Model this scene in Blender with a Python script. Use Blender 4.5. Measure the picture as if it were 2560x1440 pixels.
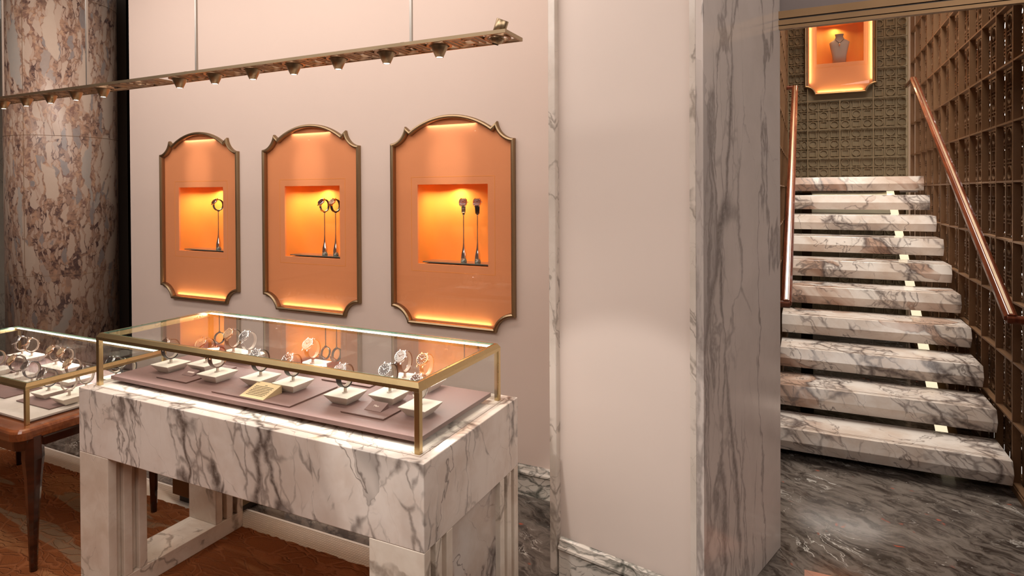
import bpy, bmesh, math, random
from mathutils import Vector, Matrix
from mathutils.geometry import tessellate_polygon
PI = math.pi
random.seed(7)
sc = bpy.context.scene
COL = sc.collection
for o in list(bpy.data.objects): bpy.data.objects.remove(o)

# ------------------------------------------------------------------ camera
CH = 1.62
F, CY = 1529.98, 493.92
yaw, pitch, roll = .4480205, -.0086085, -.0052117
cam_d = bpy.data.cameras.new('camera'); cam = bpy.data.objects.new('camera', cam_d); COL.objects.link(cam)
r_ = Vector((math.cos(yaw), math.sin(yaw), 0)); f_ = Vector((-math.sin(yaw), math.cos(yaw), 0)); u_ = Vector((0, 0, 1))
f2 = f_*math.cos(pitch) + u_*math.sin(pitch); u2 = u_*math.cos(pitch) - f_*math.sin(pitch)
r3 = r_*math.cos(roll) + u2*math.sin(roll); u3 = u2*math.cos(roll) - r_*math.sin(roll)
m = Matrix((r3, u3, -f2)).transposed().to_4x4(); m.translation = (0, 0, CH); cam.matrix_world = m
cam_d.sensor_width = 36; cam_d.lens = F/2560*36; cam_d.shift_y = -(720-CY)/2560; cam_d.clip_start = .05
sc.camera = cam
# ------------------------------------------------------------------ world and exposure
sc.view_settings.view_transform = 'Standard'; sc.view_settings.look = 'None'
sc.view_settings.gamma = 1; sc.view_settings.use_curve_mapping = False
sc.view_settings.exposure = 0.0
sc.cycles.transparent_max_bounces = 24
w = bpy.data.worlds.new('world'); sc.world = w; w.use_nodes = True
w.node_tree.nodes['Background'].inputs[0].default_value = (1, .88, .78, 1)
w.node_tree.nodes['Background'].inputs[1].default_value = 0.25

def area(name, loc, size, power, color=(1, .9, .8), target=None, spread=180):
    d = bpy.data.lights.new(name, 'AREA'); d.shape = 'RECTANGLE'; d.size, d.size_y = size
    d.energy = power; d.color = color; d.spread = math.radians(spread)
    o = bpy.data.objects.new(name, d); COL.objects.link(o); o.location = loc
    if target is not None:
        o.rotation_euler = (Vector(target)-Vector(loc)).to_track_quat('-Z', 'Y').to_euler()
    return o
def spot(name, loc, target, power, angle, blend=.5, color=(1, .87, .74), size=.02, parent=None):
    d = bpy.data.lights.new(name, 'SPOT'); d.energy = power; d.color = color; d.spot_size = math.radians(angle)
    d.spot_blend = blend; d.shadow_soft_size = size
    o = bpy.data.objects.new(name, d); COL.objects.link(o); o.location = loc
    o.rotation_euler = (Vector(target)-Vector(loc)).to_track_quat('-Z', 'Y').to_euler()
    return o
# unseen area lamps added under the ceiling to brighten the shop floor
area('shop_fill_light', (-3.2, .2, 3.32), (4.5, 1.6), 98, (1, .90, .83), (-3.2, .6, 0))
area('shop_fill_light', (-.3, -.6, 3.32), (2.4, 1.2), 42, (1, .88, .80), (-.9, 2.0, .6))
area('shop_fill_light', (1.6, .9, 3.32), (2.2, 1.6), 62, (1, .90, .83), (.2, 2.6, .8))  # added on the right to brighten the pier side, floor and first treads
area('wall_washer', (-3.0, 1.9, 3.3), (4.0, .25), 36, (1, .89, .82), (-3.0, 3.1, 1.9))
spot('pier_downlight', (-1.3, -.2, 3.3), (-.62, 2.36, .05), 150, 24, .25, (1, .94, .88), .03)
# stair well
area('stairwell_light', (.41, 5.2, 4.4), (.9, 2.6), 84, (1, .92, .82), (.41, 5.6, 0), 100)
area('stairwell_light', (.41, 7.2, 4.4), (.9, .8), 9, (1, .62, .38), (.41, 7.3, 0), 110)

# ------------------------------------------------------------------ node helpers
class NT:
    def __init__(s, name, rough=.5, metal=0, spec=.5, coat=0):
        s.m = bpy.data.materials.new(name); s.m.use_nodes = True; s.t = s.m.node_tree
        s.b = s.t.nodes['Principled BSDF']
        s.b.inputs['Roughness'].default_value = rough; s.b.inputs['Metallic'].default_value = metal
        s.b.inputs['Specular IOR Level'].default_value = spec; s.b.inputs['Coat Weight'].default_value = coat
        s.b.inputs['Coat Roughness'].default_value = .05
    def n(s, typ, **k):
        nd = s.t.nodes.new(typ)
        for a, v in k.items(): setattr(nd, a, v)
        return nd
    def set(s, nd, inp, v):
        i = nd.inputs[inp]
        if hasattr(v, 'is_linked') or isinstance(v, bpy.types.NodeSocket): s.t.links.new(v, i)
        elif isinstance(v, tuple) and len(v) == 3 and len(getattr(i, 'default_value', ())) == 4: i.default_value = (*v, 1)
        else: i.default_value = v
    def pos(s): return s.n('ShaderNodeNewGeometry').outputs['Position']
    def map(s, v, scale=(1, 1, 1), rot=(0, 0, 0), loc=(0, 0, 0)):
        nd = s.n('ShaderNodeMapping'); s.set(nd, 0, v)
        nd.inputs['Location'].default_value = loc; nd.inputs['Rotation'].default_value = rot; nd.inputs['Scale'].default_value = scale
        return nd.outputs[0]
    def noise(s, v, scale, det=4, rough=.5, dist=0, col=False):
        nd = s.n('ShaderNodeTexNoise'); s.set(nd, 'Vector', v); nd.inputs['Scale'].default_value = scale
        nd.inputs['Detail'].default_value = det; nd.inputs['Roughness'].default_value = rough; nd.inputs['Distortion'].default_value = dist
        return nd.outputs['Color' if col else 'Fac']
    def vor(s, v, scale, feature='F1', out='Distance', rnd=1):
        nd = s.n('ShaderNodeTexVoronoi', feature=feature); s.set(nd, 'Vector', v); nd.inputs['Scale'].default_value = scale
        nd.inputs['Randomness'].default_value = rnd
        return nd.outputs[out]
    def math(s, op, a, b=0, c=0):
        nd = s.n('ShaderNodeMath', operation=op); s.set(nd, 0, a); s.set(nd, 1, b); s.set(nd, 2, c); return nd.outputs[0]
    def vmath(s, op, a, b):
        nd = s.n('ShaderNodeVectorMath', operation=op); s.set(nd, 0, a)
        if op == 'SCALE': nd.inputs['Scale'].default_value = b
        else: s.set(nd, 1, b)
        return nd.outputs[0]
    def rng(s, v, a, b, c=0., d=1., smooth=True):
        nd = s.n('ShaderNodeMapRange', interpolation_type='SMOOTHSTEP' if smooth else 'LINEAR')
        s.set(nd, 0, v); s.set(nd, 1, a); s.set(nd, 2, b); s.set(nd, 3, c); s.set(nd, 4, d); return nd.outputs[0]
    def mix(s, f, a, b, mode='MIX'):
        nd = s.n('ShaderNodeMix', data_type='RGBA', blend_type=mode)
        s.set(nd, 0, f); s.set(nd, 6, a); s.set(nd, 7, b); return nd.outputs[2]
    def color(s, v): s.set(s.b, 'Base Color', v)
    def bump(s, h, strength=.3, dist=.01):
        nd = s.n('ShaderNodeBump'); s.set(nd, 'Height', h); nd.inputs['Strength'].default_value = strength
        nd.inputs['Distance'].default_value = dist; s.set(s.b, 'Normal', nd.outputs[0])
    def warp(s, v, scale, amt, det=3):
        c = s.noise(v, scale, det, .55, 0, True)
        return s.vmath('ADD', v, s.vmath('SCALE', s.vmath('SUBTRACT', c, (.5, .5, .5)), amt))

def marble(name, base, vein, scale=6., stretch=(1, 1, .45), rot=(0, .35, 0), loc=(0, 0, 0), lo=.45, hi=.62, width=.09,
           fine=1., base2=None, tint=None, tint_lo=.6, rough=.12, warp=.18, soft=.35, ridge=0., pos=None, bs=1.):
    t = NT(name, rough, 0, .5)
    p = pos(t) if pos else t.pos()
    p0 = t.map(p, (1, 1, 1), rot, loc)
    pw = t.warp(p0, 3.5, warp, 4)
    pw = t.warp(pw, 14, warp*.22, 3)
    ps = t.vmath('MULTIPLY', pw, stretch)
    big = t.noise(t.vmath('MULTIPLY', p0, stretch), 2.2*scale/6*bs, 3, .55, .6)
    mask = t.rng(big, lo, hi, 0., 1.)
    # breccia network
    d1 = t.vor(ps, scale, 'DISTANCE_TO_EDGE')
    wv = t.math('MULTIPLY_ADD', mask, width, .004)
    v1 = t.math('SUBTRACT', 1., t.rng(d1, 0., wv, 0., 1.))
    v1 = t.math('MULTIPLY', v1, t.math('MULTIPLY_ADD', mask, .75, .25))
    d2 = t.vor(ps, scale*3.1, 'DISTANCE_TO_EDGE')
    v2 = t.math('SUBTRACT', 1., t.rng(d2, 0., t.math('MULTIPLY_ADD', mask, width*1.6*fine, .001), 0., 1.))
    v2 = t.math('MULTIPLY', v2, t.math('POWER', mask, 1.5))
    v = t.math('MAXIMUM', v1, t.math('MULTIPLY', v2, .9*min(1, fine)))
    if ridge:
        n = t.noise(t.vmath('MULTIPLY', pw, stretch), 1.6*scale/6, 5, .6, .8)
        rd = t.math('ABSOLUTE', t.math('SUBTRACT', n, .5))
        v = t.math('MAXIMUM', v, t.math('MULTIPLY', t.math('SUBTRACT', 1., t.rng(rd, 0., .022*ridge, 0., 1.)), .75))
    grit = t.noise(p, 60, 3, .6)
    v = t.math('MULTIPLY', v, t.rng(grit, .2, .6, .65, 1.))
    cloud = t.noise(pw, 5, 4, .6)
    c = t.mix(t.rng(cloud, .35, .7), base, base2 or tuple(x*.9 for x in base))
    if tint:
        cell = t.vor(ps, scale, 'F1', 'Color')
        sep = t.n('ShaderNodeSeparateColor'); t.set(sep, 0, cell)
        c = t.mix(t.math('MULTIPLY', t.rng(sep.outputs[0], tint_lo, tint_lo+.05), t.rng(big, lo-.1, hi-.05)), c, tint)
    c = t.mix(t.math('MULTIPLY', mask, soft*.5), c, vein)
    vc = t.mix(t.noise(p, 9, 2), vein, tuple(x*.45 for x in vein))
    c = t.mix(v, c, vc)
    t.color(c)
    return t.m

M = {}
WHT = (.80, .72, .65)
M['marble_table'] = marble('calacatta_marble', WHT, (.175, .140, .12), 6.5, (1, 1, .36), (0, .22, .1), (.55, .2, .3), .44, .60, .105, .75, (.68, .57, .49), (.40, .355, .32), .84, .1, .13, .22, .35, None, 2.1)
M['marble_leg'] = marble('pale_calacatta_marble', (.78, .70, .60), (.34, .27, .21), 4.5, (1, 1, .35), (.2, .3, 0), (2, .1, 0), .56, .72, .08, .5, (.64, .53, .43), None, .6, .12, .18, .2, .8)
M['marble_tread'] = marble('violet_calacatta_marble', (.66, .60, .55), (.145, .11, .10), 6.5, (1, .7, .42), (.35, .75, .1), (.7, 0, .2), .43, .60, .115, .8, (.55, .45, .38), (.42, .28, .21), .84, .14, .14, .25, .4, None, 1.5)
M['marble_pier'] = marble('grey_veined_marble', (.66, .59, .545), (.36, .315, .29), 4.0, (1.2, 1.2, .22), (0, .10, 0), (.2, .35, 1.2), .53, .68, .09, .7, (.61, .545, .50), (.48, .43, .40), .86, .16, .12, .3, .9)
M['marble_trim'] = marble('pale_trim_marble', (.70, .62, .55), (.36, .30, .25), 5, (1, 1, .6), (0, .5, 0), (.9, .1, 0), .5, .72, .06, .5, (.60, .53, .46), None, .6, .14, .2, .2, .6)
M['marble_skirting'] = marble('veined_skirting_marble', (.68, .62, .55), (.12, .12, .10), 9, (.5, .5, 1.2), (.2, .1, 0), (.4, 0, 0), .40, .55, .10, .8, None, None, .6, .12, .18, .2, .8, None, 1.8)
M['marble_green'] = marble('grey_green_marble', (.36, .34, .28), (.16, .13, .11), 5, (.6, .6, 1), (0, .2, 0), (0, 0, 0), .4, .6, .1, 1., None, None, .6, .2, .25, .3)
def breccia(name):
    t = NT(name, .32, 0, .5)
    p = t.map(t.pos(), (1, 1, 1), (.05, .10, 0), (.3, .2, .9))
    pw = t.warp(p, 4, .10, 3); pw = t.warp(pw, 18, .03, 3)
    ps = t.vmath('MULTIPLY', pw, (1.1, 1.1, .27))
    mat_ = t.mix(t.rng(t.noise(pw, 16, 6, .7), .38, .62), (.085, .048, .045), (.40, .245, .165))
    mat_ = t.mix(t.rng(t.noise(pw, 2.6, 3), .45, .6), mat_, t.mix(t.rng(t.noise(pw, 22, 5, .7), .4, .6), (.20, .11, .085), (.46, .29, .19)))
    c = mat_
    for sc_, thr, e, cols in ((46, .38, .05, ((.42, .30, .23), (.30, .19, .14))), (22, .56, .045, ((.46, .35, .275), (.23, .20, .19))), (9.0, .74, .035, ((.49, .385, .305), (.34, .305, .27)))):
        cell = t.vor(ps, sc_, 'F1', 'Color'); d = t.vor(ps, sc_, 'DISTANCE_TO_EDGE')
        sp = t.n('ShaderNodeSeparateColor'); t.set(sp, 0, cell)
        is_ = t.math('MULTIPLY', t.rng(sp.outputs[0], thr, thr+.01), t.rng(d, e, e+.05))
        cc = t.mix(t.rng(sp.outputs[1], .68, .80), cols[0], cols[1])
        cc = t.mix(t.math('MULTIPLY', t.rng(t.noise(pw, 30, 4, .6), .3, .7), .22), cc, (.45, .33, .26))
        c = t.mix(is_, c, cc)
    t.color(c); return t.m
M['marble_column'] = breccia('breccia_marble')

def floor_mat():
    t = NT('grey_brown_marble_floor', .10, 0, .5)
    p = t.map(t.pos(), (1, 1, 1), (0, 0, .5))
    pw = t.warp(p, 3, .25, 4)
    ps = t.vmath('MULTIPLY', pw, (.55, 1.5, 1))
    n = t.noise(ps, 11, 7, .68, .7)
    c = t.mix(t.rng(n, .36, .62), (.032, .024, .020), (.155, .130, .112))
    n2 = t.noise(ps, 3.2, 5, .6, .6)
    c = t.mix(t.rng(n2, .55, .75, 0, .55), c, (.20, .172, .148))
    cell = t.vor(t.vmath('MULTIPLY', pw, (1.2, 2.4, 1)), 11, 'F1')
    red = t.math('MULTIPLY', t.rng(cell, .0, .30, 1, 0), t.rng(t.noise(p, 7, 2), .60, .66))
    c = t.mix(red, c, (.42, .07, .03))
    rd = t.math('ABSOLUTE', t.math('SUBTRACT', t.noise(ps, 2.0, 6, .6, 1.2), .5))
    ln = t.math('MULTIPLY', t.math('SUBTRACT', 1., t.rng(rd, 0, .008)), t.rng(t.noise(p, 3, 3), .5, .62))
    c = t.mix(ln, c, (.50, .47, .43))
    sp = t.math('MULTIPLY', t.rng(t.vor(pw, 26), .0, .13, 1, 0), t.rng(t.noise(p, 5, 2), .5, .6))
    c = t.mix(sp, c, (.65, .6, .55))
    t.color(c); return t.m
M['floor'] = floor_mat()

def plain(name, col, rough=.5, metal=0, spec=.5, noise=None, coat=0, bump=None):
    t = NT(name, rough, metal, spec, coat)
    p = t.pos()
    n = t.noise(p, noise[0] if noise else 20, 4, .6)
    a = noise[1] if noise else .04
    t.color(t.mix(n, tuple(x*(1-a) for x in col), tuple(min(1, x*(1+a)) for x in col)))
    if bump: t.bump(t.noise(p, bump[0], 4, .6), bump[1], bump[2])
    return t.m
M['plaster'] = plain('pink_beige_plaster', (.66, .535, .465), .75, 0, .3, (1.5, .03), 0, (60, .05, .002))
M['plaster_pier'] = plain('pale_pink_plaster', (.72, .615, .55), .6, 0, .4, (1.5, .03), 0, (60, .05, .002))
M['ceiling'] = plain('pale_ceiling_plaster', (.62, .55, .50), .8)
M['grey_wall'] = plain('mauve_grey_plaster', (.26, .22, .21), .8)
M['dark'] = plain('dark_brown_lacquer', (.035, .020, .012), .5)
M['brown_wall'] = plain('umber_wall_paint', (.16, .095, .055), .7)

def brushed(name, col, rough, sc_=(9, 9, 9), var=.03):
    t = NT(name, rough, 1)
    n = t.noise(t.map(t.pos(), sc_), 1, 3, .6)
    t.color(t.mix(n, tuple(x*(1-var) for x in col), tuple(min(1, x*(1+var)) for x in col)))
    t.set(t.b, 'Roughness', t.rng(n, .2, .8, rough*.92, rough*1.08, False))
    return t.m
M['brass'] = brushed('brushed_brass', (.62, .47, .24), .28)
M['bronze'] = brushed('brushed_bronze', (.32, .225, .13), .38)
M['dark_bronze'] = brushed('dark_bronze', (.19, .12, .065), .45)
M['track_bronze'] = brushed('satin_bronze', (.42, .32, .20), .35, (9, 9, 9))
M['rose'] = brushed('rose_lit_bronze', (.36, .235, .145), .4, (9, 9, 9))
M['silver'] = brushed('polished_silver', (.78, .77, .76), .12, (9, 9, 9), .05)
M['gold'] = brushed('rose_gold', (.80, .50, .32), .16, (9, 9, 9), .05)
M['steel_rod'] = brushed('satin_steel_rod', (.50, .47, .43), .35)
M['lattice'] = plain('bronze_painted_lattice', (.20, .105, .050), .45, .3, .5, (30, .12))
M['lattice_back'] = plain('aged_bronze_panel', (.26, .195, .115), .5, .3, .5, (12, .15))
M['backing'] = plain('smoked_backing_board', (.22, .17, .10), .5, 0, .5, (8, .1))

def wood(name, a, b, rough, axis=(1, 14, 14), coat=.6):
    t = NT(name, rough, 0, .5, coat)
    p = t.warp(t.map(t.pos(), axis), 1.2, .5)
    n = t.noise(p, 2.2, 5, .65)
    t.color(t.mix(t.rng(n, .3, .7), a, b)); return t.m
M['mahogany'] = wood('polished_mahogany', (.014, .004, .003), (.048, .011, .005), .14, (2, 2, 14))
M['mahogany_top'] = wood('mahogany_rail', (.13, .036, .012), (.235, .070, .023), .18, (3, 18, 10))
M['rail_wood'] = wood('red_brown_rail_wood', (.075, .016, .007), (.16, .040, .016), .22, (16, 1.5, 1.5), .25)
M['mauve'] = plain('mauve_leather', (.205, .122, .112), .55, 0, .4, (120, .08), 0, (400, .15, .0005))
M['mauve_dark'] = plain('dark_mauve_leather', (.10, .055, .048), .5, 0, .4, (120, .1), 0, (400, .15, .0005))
M['pale_suede'] = plain('pale_suede', (.62, .54, .49), .8, 0, .2, (100, .05), 0, (300, .15, .0005))
M['cream'] = plain('cream_suede', (.80, .73, .64), .75, 0, .2, (150, .04), 0, (300, .1, .0004))
M['cream_paint'] = plain('cream_painted_steel', (.72, .66, .54), .5)
M['cuff'] = plain('beige_leather_cuff', (.60, .50, .42), .5, 0, .4)
M['strap_black'] = plain('black_alligator_strap', (.018, .015, .014), .4, 0, .5, (150, .3), 0, (260, .5, .001))
M['strap_brown'] = plain('brown_leather_strap', (.10, .045, .028), .45, 0, .5, (150, .2), 0, (260, .5, .001))
M['strap_blue'] = plain('blue_grey_strap', (.06, .07, .095), .4, 0, .5, (150, .2))
M['dial_dark'] = plain('dark_watch_dial', (.02, .02, .024), .25)
M['dial_white'] = plain('silvery_white_dial', (.80, .80, .80), .3)
M['dial_gold'] = plain('champagne_dial', (.60, .42, .25), .3)
M['ink'] = plain('dark_ink', (.09, .06, .04), .7)
M['ink_pale'] = plain('pale_pink_lettering', (.80, .66, .60), .6)
M['card_gold'] = plain('gold_card', (.72, .55, .32), .45, 0, .5, (80, .05))
M['bust'] = plain('taupe_velvet', (.40, .34, .31), .85, 0, .2, (200, .05))
M['bead'] = plain('blue_bead', (.05, .08, .14), .25)
M['inlay'] = brushed('champagne_brass_inlay', (.85, .66, .46), .3)
M['orange'] = plain('burnt_orange_fabric', (.78, .30, .125), .6, 0, .3, (300, .04))
M['orange_box'] = plain('deep_orange_fabric', (.86, .33, .07), .6, 0, .3, (300, .05))
M['groove'] = plain('dark_joint', (.20, .12, .07), .6)

def emit(name, col, s):
    mm = bpy.data.materials.new(name); mm.use_nodes = True; t = mm.node_tree
    b = t.nodes['Principled BSDF']; b.inputs['Base Color'].default_value = (*col, 1)
    b.inputs['Emission Color'].default_value = (*col, 1); b.inputs['Emission Strength'].default_value = s
    n = t.nodes.new('ShaderNodeTexNoise'); n.inputs['Scale'].default_value = 30
    r = t.nodes.new('ShaderNodeMapRange'); t.links.new(n.outputs[0], r.inputs[0]); r.inputs[3].default_value = s*.95; r.inputs[4].default_value = s*1.05
    t.links.new(r.outputs[0], b.inputs['Emission Strength'])
    return mm
M['led'] = emit('white_led', (1, .95, .9), 9)
M['led_soft'] = emit('soft_led_diffuser', (1, .97, .92), 2.0)
M['bulb'] = emit('spot_lens', (1, .86, .68), 14)
M['led_warm'] = emit('warm_led_strip', (1, .86, .60), .95)
M['daylight'] = emit('bright_window', (1, .97, .93), 4)

def glass(name, tint=(.97, .98, .96), refl=1.0, ior=1.5):
    mm = bpy.data.materials.new(name); mm.use_nodes = True; t = mm.node_tree
    t.nodes.remove(t.nodes['Principled BSDF']); out = t.nodes['Material Output']
    tr = t.nodes.new('ShaderNodeBsdfTransparent'); tr.inputs[0].default_value = (*tint, 1)
    gl = t.nodes.new('ShaderNodeBsdfGlossy'); gl.inputs['Roughness'].default_value = .0
    fr = t.nodes.new('ShaderNodeFresnel'); fr.inputs[0].default_value = ior
    geo = t.nodes.new('ShaderNodeNewGeometry')
    # one reflection per pane: the outward face reflects, the inward face only transmits
    mu = t.nodes.new('ShaderNodeMath'); mu.operation = 'MULTIPLY'; mu.inputs[1].default_value = refl
    inv = t.nodes.new('ShaderNodeMath'); inv.operation = 'SUBTRACT'; inv.inputs[0].default_value = 1
    t.links.new(geo.outputs['Backfacing'], inv.inputs[1])
    m2 = t.nodes.new('ShaderNodeMath'); m2.operation = 'MULTIPLY'
    t.links.new(fr.outputs[0], mu.inputs[0]); t.links.new(mu.outputs[0], m2.inputs[0]); t.links.new(inv.outputs[0], m2.inputs[1])
    mx = t.nodes.new('ShaderNodeMixShader'); t.links.new(m2.outputs[0], mx.inputs[0])
    t.links.new(tr.outputs[0], mx.inputs[1]); t.links.new(gl.outputs[0], mx.inputs[2]); t.links.new(mx.outputs[0], out.inputs[0])
    return mm
M['glass'] = glass('clear_case_glass', (.965, .975, .965), 1.6)
M['glass_niche'] = glass('clear_niche_glass', (.98, .98, .98), 1.0)
M['glass_edge'] = plain('green_glass_edge', (.10, .20, .14), .1)
M['glass_shelf'] = plain('dark_glass_shelf_edge', (.10, .13, .12), .08)

M['salmon_patch'] = marble('salmon_patch', (.50, .22, .14), (.16, .10, .08), 7, (.6, 1.5, 1), (0, 0, .5), (0, 0, 0), .45, .6, .15, 1., (.36, .20, .15), None, .6, .12, .2, .4)
def mosaic_mat():
    t = NT('cream_mosaic', .35)
    p = t.pos()
    br = t.n('ShaderNodeTexBrick'); t.set(br, 'Vector', p)
    br.offset = .0; br.inputs['Scale'].default_value = 1; br.inputs['Brick Width'].default_value = .014; br.inputs['Row Height'].default_value = .014
    br.inputs['Mortar Size'].default_value = .0012
    t.set(br, 'Color1', (.58, .49, .40)); t.set(br, 'Color2', (.52, .44, .36)); t.set(br, 'Mortar', (.34, .27, .21))
    w_ = t.n('ShaderNodeTexWave', wave_type='RINGS'); t.set(w_, 'Vector', t.map(p, (1, .35, 1), (0, 0, .1), (2.9, .3, 0)))
    w_.inputs['Scale'].default_value = 1.1; w_.inputs['Distortion'].default_value = .4
    c = t.mix(t.rng(w_.outputs['Fac'], .93, .97), br.outputs['Color'], (.80, .74, .66))
    t.color(c); return t.m
M['mosaic'] = mosaic_mat()
M['white_border'] = plain('white_stone_border', (.86, .82, .76), .3)

def rug_mat():
    t = NT('rust_carved_wool', .95, 0, .1)
    p = t.pos(); pw = t.warp(p, 3, .22, 3); pw = t.warp(pw, 14, .03, 2)
    d = t.vor(t.map(pw, (1.0, 3.6, 1), (0, 0, .35)), 4.2, 'DISTANCE_TO_EDGE')
    d2 = t.vor(t.map(pw, (1.3, 4.6, 1), (0, 0, -.25), (3, 1, 0)), 3.4, 'DISTANCE_TO_EDGE')
    line = t.math('SUBTRACT', 1., t.rng(t.math('MINIMUM', d, d2), 0.01, .065))
    base = t.mix(t.noise(p, 300, 3, .7), (.12, .034, .010), (.30, .095, .030))
    band = t.noise(t.map(p, (.35, 2.6, 1), (0, 0, .25)), 1.8, 3, .5, .6)
    base = t.mix(t.rng(band, .54, .62, 0, .6), base, (.36, .17, .07))
    gr = t.math('MULTIPLY', t.rng(t.noise(t.map(p, (.5, 3.4, 1), (0, 0, .35), (2, 1, 0)), 2.0, 2), .585, .60), t.rng(p0z(t, p), .0, .1))
    base = t.mix(t.math('MULTIPLY', gr, .6), base, (.25, .19, .12))
    base = t.mix(t.math('MULTIPLY', line, .35), base, (.36, .135, .055))
    t.color(base)
    h = t.math('ADD', t.math('MULTIPLY', line, 1.2), t.math('MULTIPLY', t.noise(p, 260, 2, .7), .7))
    t.bump(h, .8, .008); return t.m
def p0z(t, p):
    s = t.n('ShaderNodeSeparateXYZ'); t.set(s, 0, p)
    return t.rng(s.outputs[0], -2.2, -2.6)
M['rug'] = rug_mat()

# ------------------------------------------------------------------ mesh helpers
class B:
    def __init__(s): s.bm = bmesh.new(); s.mats = []
    def mi(s, m):
        if m not in s.mats: s.mats.append(m)
        return s.mats.index(m)
    def face(s, vs, m=None, smooth=False):
        try: f = s.bm.faces.new(vs)
        except ValueError: return
        f.material_index = s.mi(m); f.smooth = smooth
    def box(s, x0, x1, y0, y1, z0, z1, m=None):
        v = [s.bm.verts.new((x, y, z)) for z in (z0, z1) for y in (y0, y1) for x in (x0, x1)]
        for q in ((0, 2, 3, 1), (4, 5, 7, 6), (0, 1, 5, 4), (2, 6, 7, 3), (0, 4, 6, 2), (1, 3, 7, 5)): s.face([v[i] for i in q], m)
        return s
    def prism(s, pts, vec, m=None, cap=True):
        vec = Vector(vec); n = len(pts)
        a = [s.bm.verts.new(Vector(p)) for p in pts]; b = [s.bm.verts.new(Vector(p)+vec) for p in pts]
        for i in range(n): s.face([a[i], a[(i+1) % n], b[(i+1) % n], b[i]], m)
        if cap: s.face(a[::-1], m); s.face(b, m)
        return s
    def loft(s, loops, m=None, smooth=True, closed=True, caps=True, ring=False):
        L = [[s.bm.verts.new(Vector(p)) for p in lp] for lp in loops]
        n = len(L[0]); rng_ = range(len(L)) if ring else range(len(L)-1)
        for k in rng_:
            A, C = L[k], L[(k+1) % len(L)]
            for i in range(n if closed else n-1): s.face([A[i], A[(i+1) % n], C[(i+1) % n], C[i]], m, smooth)
        if caps and not ring: s.face(L[0][::-1], m); s.face(L[-1], m)
        return s
    def tube(s, pts, r, m=None, seg=10, closed=False):
        pts = [Vector(p) for p in pts]; loops = []
        n = len(pts)
        for i, p in enumerate(pts):
            if closed: d = pts[(i+1) % n]-pts[i-1]
            else: d = pts[min(i+1, n-1)]-pts[max(i-1, 0)]
            q = d.to_track_quat('Z', 'X'); rr = r[i] if isinstance(r, (list, tuple)) else r
            if i and not closed or i: q = q if True else q
            loops.append([p+q @ Vector((math.cos(2*PI*k/seg)*rr, math.sin(2*PI*k/seg)*rr, 0)) for k in range(seg)])
        return s.loft(loops, m, True, True, True, closed)
    def lathe(s, prof, c=(0, 0, 0), m=None, seg=24, axis='Z', smooth=True):
        c = Vector(c); loops = []
        for r, z in prof:
            lp = []
            for k in range(seg):
                a = 2*PI*k/seg; v = (r*math.cos(a), r*math.sin(a), z)
                if axis == 'Y': v = (v[0], v[2], -v[1])
                if axis == 'X': v = (v[2], v[1], -v[0])
                lp.append(c+Vector(v))
            loops.append(lp)
        return s.loft(loops, m, smooth)
    def xf(s, mat): bmesh.ops.transform(s.bm, matrix=mat, verts=s.bm.verts[:]); return s
    def build(s, name, mat=None, parent=None, bevel=0, seg=2, fix=True, inv=None):
        if fix: bmesh.ops.recalc_face_normals(s.bm, faces=s.bm.faces[:])
        me = bpy.data.meshes.new(name); s.bm.to_mesh(me); s.bm.free()
        for k in (s.mats or [None]): me.materials.append(M[k or mat])
        o = bpy.data.objects.new(name, me); COL.objects.link(o)
        if parent is not None:
            o.parent = parent
            root = parent
            off = Vector((0, 0, 0))
            q = parent
            while q is not None: off += Vector(q.location); q = q.parent
            if inv is not False: me.transform(Matrix.Translation(-off))
        if bevel:
            md = o.modifiers.new('bevel', 'BEVEL'); md.width = bevel; md.segments = seg; md.limit_method = 'ANGLE'; md.angle_limit = .6
        return o
def tag(o, label=None, cat=None, group=None, kind=None):
    if label: o['label'] = label
    if cat: o['category'] = cat
    if group: o['group'] = group
    if kind: o['kind'] = kind
    return o
def thing(name, loc, label, cat, group=None):
    o = bpy.data.objects.new(name, None); COL.objects.link(o); o.location = loc; o.empty_display_size = .05
    return tag(o, label, cat, group)
def dup(o, loc=None, parent=None, label=None, group=None, rotz=None):
    c = o.copy(); COL.objects.link(c); c.parent = parent
    if loc is not None: c.location = loc
    if rotz is not None: c.rotation_euler = (0, 0, rotz)
    if label: c['label'] = label
    if group: c['group'] = group
    for ch in list(o.children): dup(ch, parent=c)
    return c
def struct(o): o['kind'] = 'structure'; return o
def box(x0, x1, y0, y1, z0, z1): return B().box(x0, x1, y0, y1, z0, z1)

# ------------------------------------------------------------------ the room
WY = 2.982
CEIL = 3.4
struct(box(-9, 3.2, -4, 9, -.12, 0).build('floor', 'floor'))
cb = B(); cb.box(-9, 3.2, -4, 3.04, CEIL, CEIL+.12)
struct(cb.build('ceiling', 'ceiling'))
struct(box(-.6, 1.9, 3.04, 9, 4.6, 4.7).build('ceiling_stairwell', 'ceiling'))

def arc(cx, cz, r, a0, a1, n):
    return [(cx+r*math.cos(a0+(a1-a0)*i/n), cz+r*math.sin(a0+(a1-a0)*i/n)) for i in range(n+1)]
def circ3(p, q, bulge, n):
    # arc from p to q with sagitta 'bulge' (positive = to the left of p->q)
    p = Vector(p); q = Vector(q); d = q-p; L = d.length; nn = Vector((-d.y, d.x))/L
    if abs(bulge) < 1e-6: return [tuple(p), tuple(q)]
    R = (L*L/4+bulge*bulge)/(2*abs(bulge)); s_ = 1 if bulge > 0 else -1
    c = (p+q)/2-nn*s_*(R-abs(bulge))
    a0 = math.atan2(p.y-c.y, p.x-c.x); a1 = math.atan2(q.y-c.y, q.x-c.x)
    da = a1-a0
    while da > PI: da -= 2*PI
    while da < -PI: da += 2*PI
    return [(c.x+R*math.cos(a0+da*i/n), c.y+R*math.sin(a0+da*i/n)) for i in range(n+1)]
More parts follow.
